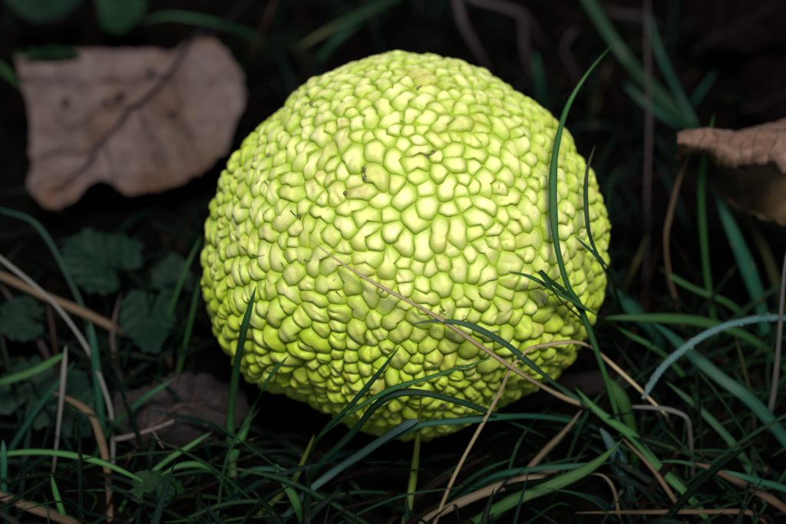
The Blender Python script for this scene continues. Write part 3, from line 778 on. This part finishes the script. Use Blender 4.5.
# ------------------------------------------------------------------ leaves
def leaf_sheet(name, outline, centre, mat, label, cat='dead leaf', midrib=None, rib_mat=None, quilt=0.0012, spacing=0.011, slope=0.8, ruffle=0.0015,
               jag=0.0010, petiole=None, side_veins=True, rib_r=0.0006, thick=0.0004, group=None, cup=0.0, seed=1, blade_name='blade', extra=None, blotches=()):
    """outline: (x, y, height cm) round the rim; centre the same"""
    Bw = [at(x, y, h / 100) for x, y, h in outline]
    cw = at(centre[0], centre[1], centre[2] / 100)
    n = len(Bw); K = 120; M = 26
    loop = []
    for i in range(n):
        a, b, c, d = Bw[i - 1], Bw[i], Bw[(i + 1) % n], Bw[(i + 2) % n]
        m = max(2, K // n)
        for k in range(m):
            t = k / m
            loop.append(0.5 * ((2 * b) + (c - a) * t + (2 * a - 5 * b + 4 * c - d) * t * t + (3 * b - a - 3 * c + d) * t ** 3))
    K = len(loop)
    nrm = Vector()
    for k in range(K):
        nrm += (loop[k] - cw).cross(loop[(k + 1) % K] - cw)
    nrm.normalize()
    if nrm.z < 0: nrm = -nrm
    if midrib:
        ma, mb = [at(m[0], m[1], (m[2] if len(m) > 2 else centre[2]) / 100) for m in midrib]
    else:
        ma, mb = loop[0], loop[K // 2]
    sx = (mb - ma); sx -= nrm * sx.dot(nrm); sx.normalize(); sy = nrm.cross(sx)
    so = Vector((seed * 3.7, seed * 1.3, seed * 0.7))
    def disp(p):
        e = p - ma
        s = e.dot(sx); q = e.dot(sy)
        ph = (s - abs(q) * slope) / spacing
        z = quilt * (abs(math.sin(math.pi * ph)) ** 0.7 - .5) * min(1, abs(q) / 0.006)
        z += ruffle * noise.noise(p * 55 + so) * 1.6 + ruffle * .5 * noise.noise(p * 140 + so)
        z -= quilt * 1.2 * math.exp(-(q / 0.0025) ** 2)
        z += cup * q * q
        if extra: z += extra(s, q, p)
        return z
    base = Vector((cw.x, cw.y, 0))
    top = []
    ring_p = [[None] * K for _ in range(M + 1)]
    for j in range(M + 1):
        t = j / M
        for k in range(K):
            p = cw.lerp(loop[k], t)
            if j == M:
                p = p + (p - cw).normalized() * jag * (noise.noise(p * 420 + so) + .6 * noise.noise(p * 900 + so))
            ring_p[j][k] = p
    root = empty(name, base)
    vs = [cw + nrm * disp(cw)]
    for j in range(1, M + 1):
        for k in range(K):
            p = ring_p[j][k]; vs.append(p + nrm * disp(p))
    # never below the soil nor inside the fruit
    out = []
    for v in vs:
        gz = ground_z(v.x, v.y) + 0.0008
        if v.z < gz: v = Vector((v.x, v.y, gz))
        d = v - FC
        if d.length < FR + 0.003: v = FC + d.normalized() * (FR + 0.003)
        out.append(v)
    vs = out; nt = len(vs)
    bot = [v - nrm * thick for v in vs]
    fs = []
    def add(o, flip):
        for k in range(K):
            f = (o, o + 1 + k, o + 1 + (k + 1) % K); fs.append(f[::-1] if flip else f)
        for j in range(M - 1):
            s0 = o + 1 + j * K; s1 = s0 + K
            for k in range(K):
                f = (s0 + k, s1 + k, s1 + (k + 1) % K, s0 + (k + 1) % K); fs.append(f[::-1] if flip else f)
    add(0, False); add(nt, True)
    s0 = 1 + (M - 1) * K
    for k in range(K):
        a, b = s0 + k, s0 + (k + 1) % K
        fs.append((a, a + nt, b + nt, b))
    b = link_mesh(blade_name, [v - base for v in vs + bot], fs, mat, root)
    VS = np.array(vs); ax = VS @ np.array(sx); ay = VS @ np.array(sy)
    def on(s, q, lift):
        p = ma + sx * s + sy * q
        # back onto the sloping sheet
        best = int(np.argmin((ax - p.dot(sx)) ** 2 + (ay - p.dot(sy)) ** 2))
        v = vs[best]; p = p + nrm * ((v - p).dot(nrm))
        return p + nrm * lift - base, ((v - p).dot(sx)) ** 2 + ((v - p).dot(sy)) ** 2
    if midrib:
        L = (mb - ma).dot(sx)
        pts = [on(L * f, 0.0008 * math.sin(f * 7 + seed), rib_r * .4)[0] for f in np.linspace(0.0, .97, 12)]
        tube('midrib', pts, [rib_r * 1.3, rib_r, rib_r * .6], rib_mat, root, 7)
        if side_veins:
            sv = spacing; f0 = sv
            while f0 < L * .93:
                for sg in (-1, 1):
                    pp = []
                    q = 0.0
                    while q < 0.05:
                        p, dd = on(f0 + q * slope, sg * q, rib_r * .15)
                        if dd > 9e-6: break
                        pp.append(p); q += 0.004
                    if len(pp) >= 3:
                        tube('side_vein', pp, [rib_r * .6, rib_r * .25], rib_mat, root, 5)
                f0 += sv
    for bx, by, br, bh in blotches:
        p = at(bx, by, bh / 100) - ma
        s0_, q0_ = p.dot(sx), p.dot(sy); w = br * px_size(cw); ring = [on(s0_, q0_, .0011)[0]]; m = 14
        for rr_, lf in ((.6, .0010), (1, .0005)):
            for k in range(m):
                a = k / m * 2 * math.pi; g = w * rr_ * (1 + .5 * noise.noise(Vector((math.cos(a) * 1.4 + bx, math.sin(a) * 1.4, by))))
                ring.append(on(s0_ + g * math.cos(a), q0_ + g * math.sin(a), lf)[0])
        fcs = [(0, 1 + k, 1 + (k + 1) % m) for k in range(m)] + [(1 + k, 1 + m + k, 1 + m + (k + 1) % m, 1 + (k + 1) % m) for k in range(m)]
        link_mesh('dark_blotch', ring, fcs, VEIN_DARK, root)
    if petiole:
        pp = [at(x, y, h / 100) - base for x, y, h in petiole]
        tube('petiole', pp, [rib_r * .8, rib_r * 1.0], rib_mat, root, 7)
    tag(root, label, cat, group)
    return root

def with_h(pts, f): return [(x, y, f(x, y)) for x, y in pts]

# big dead leaf, upper left
big = [(18, 52), (40, 50), (80, 48), (116, 46), (140, 50), (172, 46), (196, 50), (218, 57), (236, 69), (245, 84), (242, 99), (232, 116), (226, 136), (212, 153), (194, 163), (178, 173), (162, 176),
       (147, 181), (132, 187), (118, 184), (106, 180), (92, 184), (72, 201), (52, 210), (38, 199), (26, 180), (30, 156), (26, 128), (27, 100), (20, 76)]
leaf_sheet('dead_leaf', with_h(big, lambda x, y: 1.5 + (205 - y) / 155 * 2.4), (132, 116, 3.1), LEAF_PINK, 'large blurred pinkish brown dead leaf with dark midrib, upper left',
           midrib=((203, 43, 4.0), (60, 184, 1.85)), rib_mat=VEIN_DARK, quilt=0.0016, spacing=0.019, slope=0.75, ruffle=0.0042, petiole=[(252, -6, 2.8), (236, 12, 3.3), (220, 26, 3.7), (203, 43, 4.0)], rib_r=0.0009, seed=2,
           group='dead leaves', thick=0.0005, blotches=((63, 91, 5, 3.3), (173, 114, 5, 2.9), (119, 96, 7, 3.2), (105, 98, 5, 3.2), (150, 68, 4, 3.7)),
           extra=lambda s, q, p: -0.002 - 6.0 * max(0, at(132, 118, .031).y - p.y) ** 2 + 0.0085 * noise.noise(p * 27 + Vector((4.1, .3, 2))) + 0.0045 * math.sin(q * 85 + 1.0) + 0.003 * noise.noise(p * 75)
           - 0.003 * math.exp(-(((p.x - at(128, 152, .012).x) / .022) ** 2 + ((p.y - at(128, 152, .012).y) / .018) ** 2)))

# grey crumpled leaf, lower left
grey = [(112, 404), (128, 394), (150, 390), (170, 378), (192, 372), (214, 374), (236, 384), (248, 402), (246, 424), (228, 440), (205, 450), (182, 452), (158, 444), (140, 448), (122, 438), (114, 422)]
leaf_sheet('dead_leaf', with_h(grey, lambda x, y: 0.35 + (455 - y) / 80 * 1.2), (178, 414, 1.5), LEAF_GREY, 'crumpled grey brown dead leaf at the lower left of the fruit', midrib=((116, 440), (240, 384)),
           rib_mat=VEIN_BROWN, quilt=0.0022, spacing=0.008, ruffle=0.0085, rib_r=0.0004, seed=5, group='dead leaves', side_veins=True, jag=0.0022)

# dark leaves in the upper right corner
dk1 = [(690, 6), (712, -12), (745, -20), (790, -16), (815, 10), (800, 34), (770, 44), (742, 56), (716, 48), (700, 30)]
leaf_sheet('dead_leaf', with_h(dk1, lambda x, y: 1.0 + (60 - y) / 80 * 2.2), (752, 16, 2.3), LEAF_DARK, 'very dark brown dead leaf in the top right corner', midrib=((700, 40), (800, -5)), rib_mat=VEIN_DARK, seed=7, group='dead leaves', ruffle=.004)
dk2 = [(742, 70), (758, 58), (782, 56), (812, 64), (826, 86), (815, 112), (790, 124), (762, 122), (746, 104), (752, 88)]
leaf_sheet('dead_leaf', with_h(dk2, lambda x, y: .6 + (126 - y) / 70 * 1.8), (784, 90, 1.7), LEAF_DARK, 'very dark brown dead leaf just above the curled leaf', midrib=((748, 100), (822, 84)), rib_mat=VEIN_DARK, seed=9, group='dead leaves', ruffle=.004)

# curled leaf at the right edge: a sheet rolled open toward the camera
def build_curled():
    root_p = at(740, 250, 0); base = Vector((root_p.x, root_p.y, 0))
    root = empty('dead_leaf', base)
    tag(root, 'curled crinkled brown dead leaf at the right edge, rolled open toward front', 'dead leaf', 'dead leaves')
    #        v:   (y-screen shift from crest, extra height)  measured columns along the leaf
    cols = [(677, 135, 153, 157, 163), (685, 131, 157, 164, 173), (703, 131, 158, 168, 186), (718, 132, 166, 182, 196), (735, 132, 172, 196, 209), (752, 130, 169, 206, 216), (768, 127, 166, 212, 221), (786, 125, 178, 216, 225), (806, 126, 188, 214, 226), (826, 130, 182, 206, 220)]
    U = 90; rowsn = 44
    arr = np.array(cols, float)
    vs = []; uv = []
    for iu in range(U):
        f = iu / (U - 1) * (len(cols) - 1); i = min(int(f), len(cols) - 2); t = f - i; t2 = t * t * (3 - 2 * t)
        x, yc, yl, yb, yf = arr[i] + (arr[i + 1] - arr[i]) * t2
        squeeze = min(1, 0.25 + iu / (U * .3))
        jag = 7.0 * noise.noise(Vector((x * .13, 2.2, 0))) + 6.0 * noise.noise(Vector((x * .37, 5.2, 0)))
        # heights (cm) : upper lip edge, crest, back bottom, front lower lip
        ctl = [at(x - 1, yl + jag * squeeze, .070), at(x, yl * .85 + yc * .15 + jag * .25, .076), at(x, (yl * .45 + yc * .55), .080), at(x, yc, .077 - .003 * (1 - squeeze)), at(x + 2, yc + 6, .060), at(x + 3, yl * .5 + yb * .5, .042), at(x, yb, .041), at(x, yf + jag * .4, .048)]
        S = catmull(ctl, 8)
        for iv in range(rowsn):
            g = iv / (rowsn - 1) * (len(S) - 1); j = min(int(g), len(S) - 2)
            p = S[j].lerp(S[j + 1], g - j)
            r = noise.noise(p * 160) * 0.0028 + noise.noise(p * 430) * 0.0009 + 0.0016 * abs(noise.noise(p * 95 + Vector((3, 1, 7))))
            p = p + Vector((0, -.5, .8)) * r + Vector((0, -.6, .6)) * (0.0046 * noise.noise(p * 62))
            vs.append(p - base); uv.append((iu / U, iv / rowsn))
    nt = len(vs)
    th = 0.0004
    bot = [v + Vector((0, th, -th * .4)) for v in vs]
    fs = []; fl = []
    for iu in range(U - 1):
        for iv in range(rowsn - 1):
            a = iu * rowsn + iv
            fs.append((a, a + rowsn, a + rowsn + 1, a + 1)); fs.append((a + nt, a + nt + 1, a + nt + rowsn + 1, a + nt + rowsn))
            fl += [iv, iv]
    for iu in range(U - 1):
        a = iu * rowsn; fs.append((a, a + nt, a + rowsn + nt, a + rowsn)); fl.append(0)
        a = iu * rowsn + rowsn - 1; fs.append((a, a + rowsn, a + rowsn + nt, a + nt)); fl.append(rowsn)
    o = link_mesh('blade', vs + bot, fs, LEAF_CURL, root, uvs=uv + uv)
    o.data.materials.append(LEAF_OCHRE)
    o.data.polygons.foreach_set('material_index', [1 if i > rowsn * .62 else 0 for i in fl])
    rv = random.Random(8)
    for x0, x1, e0, e1 in ((703, 713, 2, 17), (719, 727, 1, 14), (731, 745, 2, 19), (748, 753, 0, 15), (757, 772, 2, 18), (779, 788, 1, 17)):
        pts = []
        for f in np.linspace(0, 1, 8):
            iu = int(((x0 + (x1 - x0) * f ** 1.4 + rv.uniform(-1, 1)) - 679) / (826 - 679) * (U - 1)); iv = int(e0 + f * (e1 - e0) * 1.15)
            pts.append(vs[iu * rowsn + iv] + Vector((0, -.0001, .0001)))
        tube('side_vein', pts, [0.00008, 0.0002], VEIN_BROWN, root, 5)
    # stalk of the leaf carrying it down to the soil
    a = vs[int(U * .75) * rowsn + int(rowsn * .72)]
    g = Vector((a.x + .02, a.y + .03, 0))
    tube('petiole', [a, a.lerp(g, .5) + Vector((0, 0, .002)), Vector((g.x, g.y, -.003))], [0.0009, 0.001, 0.001], VEIN_BROWN, root, 7)
build_curled()

# low herb leaves with scalloped lobes
def herb(label, x, y, rx, ry, h, mat, lobes=7, rot=0.0, notch=1.6, tilt=.8, seed=1, stem=None):
    out = []
    n = 30
    for k in range(n):
        a = k / n * 2 * math.pi
        r = 1 + 0.10 * math.cos(a * 3 + seed) + 0.09 * abs(math.cos(a * lobes * .9 + seed)) + .05 * math.cos(a * (lobes * 2 + 1) + seed * 2)
        d = abs((a - rot + math.pi) % (2 * math.pi) - math.pi)
        r *= 1 - 0.62 * math.exp(-(d / .22) ** 2)
        out.append((x + rx * r * math.cos(a), y + ry * r * math.sin(a), h - tilt * math.sin(a) * .5))
    mx = (x + rx * .55 * math.cos(rot), y + ry * .55 * math.sin(rot)); mt = (x - rx * .9 * math.cos(rot), y - ry * .9 * math.sin(rot))
    leaf_sheet('herb_leaf', out, (x, y, h), mat, label, 'green leaf', midrib=(mx, mt), rib_mat=VEIN_GREEN, quilt=0.0007, spacing=0.006, slope=1.1, ruffle=0.0018, jag=0.0018, rib_r=0.00028, seed=seed, thick=.0003,
               group='green herb leaves', petiole=[(mx[0], mx[1], h), (mx[0] + rx * .3 * math.cos(rot), mx[1] + ry * .35 + 6, h * .5), (mx[0] + rx * .4 * math.cos(rot), mx[1] + ry * .6 + 10, -.2)])
herb('scalloped dark green leaf left of the fruit, larger upper one', 101, 260, 37, 29, 2.6, HERB, 7, R(40), seed=1)
herb('dark green leaf hanging just below the larger scalloped one', 148, 318, 26, 31, 2.2, HERB, 6, R(-80), seed=2)
herb('dark green leaf half hidden under the tan stalk far left', 16, 318, 26, 20, 2.0, HERB, 6, R(200), seed=3)
herb('dim green leaf behind the whitish upright blade', 32, 396, 34, 30, 1.4, HERB, 7, R(120), seed=4)
herb('dim green leaf right of the whitish upright blade', 76, 404, 18, 34, 1.2, HERB, 5, R(90), seed=5)
herb('fresher green leaf low at the bottom left of centre', 155, 489, 25, 16, 1.2, HERB_FRESH, 6, R(100), seed=6)
herb('green scalloped leaf hanging in at the top left edge', 119, 4, 22, 24, 2.4, HERB_FRESH, 7, R(-90), seed=7)
herb('dark green leaf in the top left corner', 42, 0, 34, 18, 2.2, HERB, 7, R(-90), seed=8)
herb('green leaf lying over the top edge of the large dead leaf', 48, 57, 32, 8, 4.8, HERB_FRESH, 4, R(180), seed=9)
herb('small dim green leaf closest to the left edge of the fruit', 172, 276, 18, 20, 1.6, HERB, 5, R(60), seed=10)

# ------------------------------------------------------------------ twigs
def twig(label, pts, r, mat=BARK, knots=()):
    P = [at(x, y, h / 100) for x, y, h in pts]
    base = Vector((P[0].x, P[0].y, 0))
    root = empty('twig', base)
    tube('stem', [p - base for p in P], [r, r * 1.1, r * .9, r * .7], mat, root, 12, rough=.35)
    for f, dx, dy, dz in knots:
        i = int(f * (len(P) - 1)); p = P[i] - base
        tube('side_shoot', [p, p + Vector((dx, dy, dz)) * .6, p + Vector((dx, dy, dz))], [r * .45, r * .35, r * .2], mat, root, 7, rough=.3)
    tag(root, label, 'twig')
twig('dark rough twig lying under the lower right of the fruit', [(470, 414, .45), (505, 402, .5), (545, 392, .55), (590, 384, .5), (630, 380, .4)], 0.0042, BARK, [(.5, .012, -.004, .006)])
twig('pale short twig lying on the grey dead leaf', [(114, 440, 1.5), (132, 436, 1.75), (152, 430, 1.95), (174, 421, 2.05)], 0.0007, WOOD, [(.67, .004, -.007, -.001)])

# ------------------------------------------------------------------ uncountable growth and litter between the blades
def to_px(p):
    d = p - CAM; z = d.dot(FWD); k = SENS / LENS / W
    return W / 2 + d.dot(RIGHT) / z / k, H / 2 - d.dot(UP) / z / k

def build_filler():
    rs = random.Random(21)
    sets = {'dark': ([], [], []), 'brown': ([], [], []), 'teal': ([], [], []), 'fine': ([], [], [])}
    made = 0
    for _ in range(9000):
        rr = 0.04 + 1.1 * rs.random() ** 1.7; an = rs.uniform(0, 2 * math.pi)
        x = rr * math.cos(an); y = rr * math.sin(an) + 0.06
        if CAM.y - .1 < y < CAM.y + .12 and abs(x) < .15: continue
        if math.hypot(x, y) < 0.03: continue
        L = rs.uniform(0.02, 0.055) * (1 + .8 * min(1, rr))
        lean = rs.uniform(.5, 1.25); a = rs.uniform(0, 2 * math.pi)
        d = Vector((math.cos(a) * math.sin(lean), math.sin(a) * math.sin(lean), math.cos(lean)))
        z0 = ground_z(x, y)
        p0 = Vector((x, y, z0 - .003)); p1 = p0 + d * L * .5; p2 = p0 + d * L + Vector((0, 0, -L * rs.uniform(.05, .4)))
        p2.z = max(p2.z, z0 + .001)
        if any((p - FC).length < FR + .004 for p in (p0, p1, p2)): continue
        skip = False; fore = False
        for p in (p0, p1, p2):
            u, v = to_px(p)
            if 200 < u < 612 and 50 < v < 425 and p.y < 0.02: skip = True      # would stand before the fruit
            if 20 < u < 245 and 45 < v < 200 and p.z > .004: skip = True
            if 675 < u < 800 and 120 < v < 230 and p.z > .02: skip = True
        u, v = to_px(p0)
        infr = -20 < u < W + 20 and -20 < v < H + 20
        if infr and v < 330 and rs.random() < .60: skip = True
        if infr and rs.random() < .25: skip = True
        if skip: continue
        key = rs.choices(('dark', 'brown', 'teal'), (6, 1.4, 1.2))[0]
        S = catmull([p2, p1, p0], 4)
        w = rs.uniform(.0010, .0028)
        face = Vector((rs.uniform(-1, 1), rs.uniform(-1, 0), .7)).normalized()
        vs, fs, uv = blade_geometry(S, widths_for(len(S), w), face, fold=.25)
        V, F, U = sets[key]; o = len(V)
        V += vs; F += [tuple(i + o for i in f) for f in fs]; U += uv
        made += 1
    for _ in range(120):                     # finer, lighter blades tangled in front and to the right
        if rs.random() < .6: u, v = rs.uniform(-20, 806), rs.uniform(455, 560)
        else: u, v = rs.uniform(610, 830), rs.uniform(330, 520)
        p0 = at(u, v, 0); p0.z = ground_z(p0.x, p0.y) - .002
        if (p0 - FC).length < FR + .01: continue
        a = rs.uniform(0, 6.283); L = rs.uniform(.03, .07); lean = rs.uniform(.6, 1.25)
        d = Vector((math.cos(a) * math.sin(lean), math.sin(a) * math.sin(lean) * .7, math.cos(lean)))
        p1 = p0 + d * L * .55; p2 = p0 + d * L + Vector((math.sin(a) * .006, 0, -L * rs.uniform(.02, .22)))
        if to_px(p2)[1] < 400 and to_px(p2)[0] < 612: continue
        if any((p - FC).length < FR + .004 for p in (p1, p2)): continue
        S = catmull([p2, p1, p0], 6)
        vs, fs, uv = blade_geometry(S, widths_for(len(S), rs.uniform(.0005, .0013)), Vector((rs.uniform(-.6, .6), -.7, .7)).normalized(), fold=.3)
        V, F, U = sets['fine']; o = len(V)
        V += vs; F += [tuple(i + o for i in f) for f in fs]; U += uv
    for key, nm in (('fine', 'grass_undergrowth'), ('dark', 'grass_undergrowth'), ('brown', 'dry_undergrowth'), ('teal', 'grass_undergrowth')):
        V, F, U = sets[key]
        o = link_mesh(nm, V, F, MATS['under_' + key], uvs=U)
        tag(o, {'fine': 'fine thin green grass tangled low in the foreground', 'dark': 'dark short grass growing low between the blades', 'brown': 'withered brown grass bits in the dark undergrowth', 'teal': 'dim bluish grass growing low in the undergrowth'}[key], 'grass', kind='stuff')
    # crumbs of soil and leaf litter
    mats = []
    for _ in range(2600):
        rr = 0.03 + .45 * rs.random() ** 1.3; an = rs.uniform(0, 6.283)
        x = rr * math.cos(an); y = rr * math.sin(an) + .04
        if math.hypot(x, y) < .035: continue
        s = rs.uniform(.0008, .0032)
        m = Matrix.Translation((x, y, ground_z(x, y) + s * .2)) @ Matrix.Rotation(rs.uniform(0, 6), 4, Vector((rs.random(), rs.random(), rs.random() + .01)).normalized()) @ Matrix.Diagonal((s * rs.uniform(.6, 2.2), s, s * .6, 1))
        mats.append(m)
    V, F = blobs(mats, 1)
    V = V + np.array([noise.noise_vector(Vector(v) * 700) for v in V]) * .0006
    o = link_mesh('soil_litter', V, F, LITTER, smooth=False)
    tag(o, 'dark crumbs of soil and rotted litter on the ground', 'litter', kind='stuff')
build_filler()
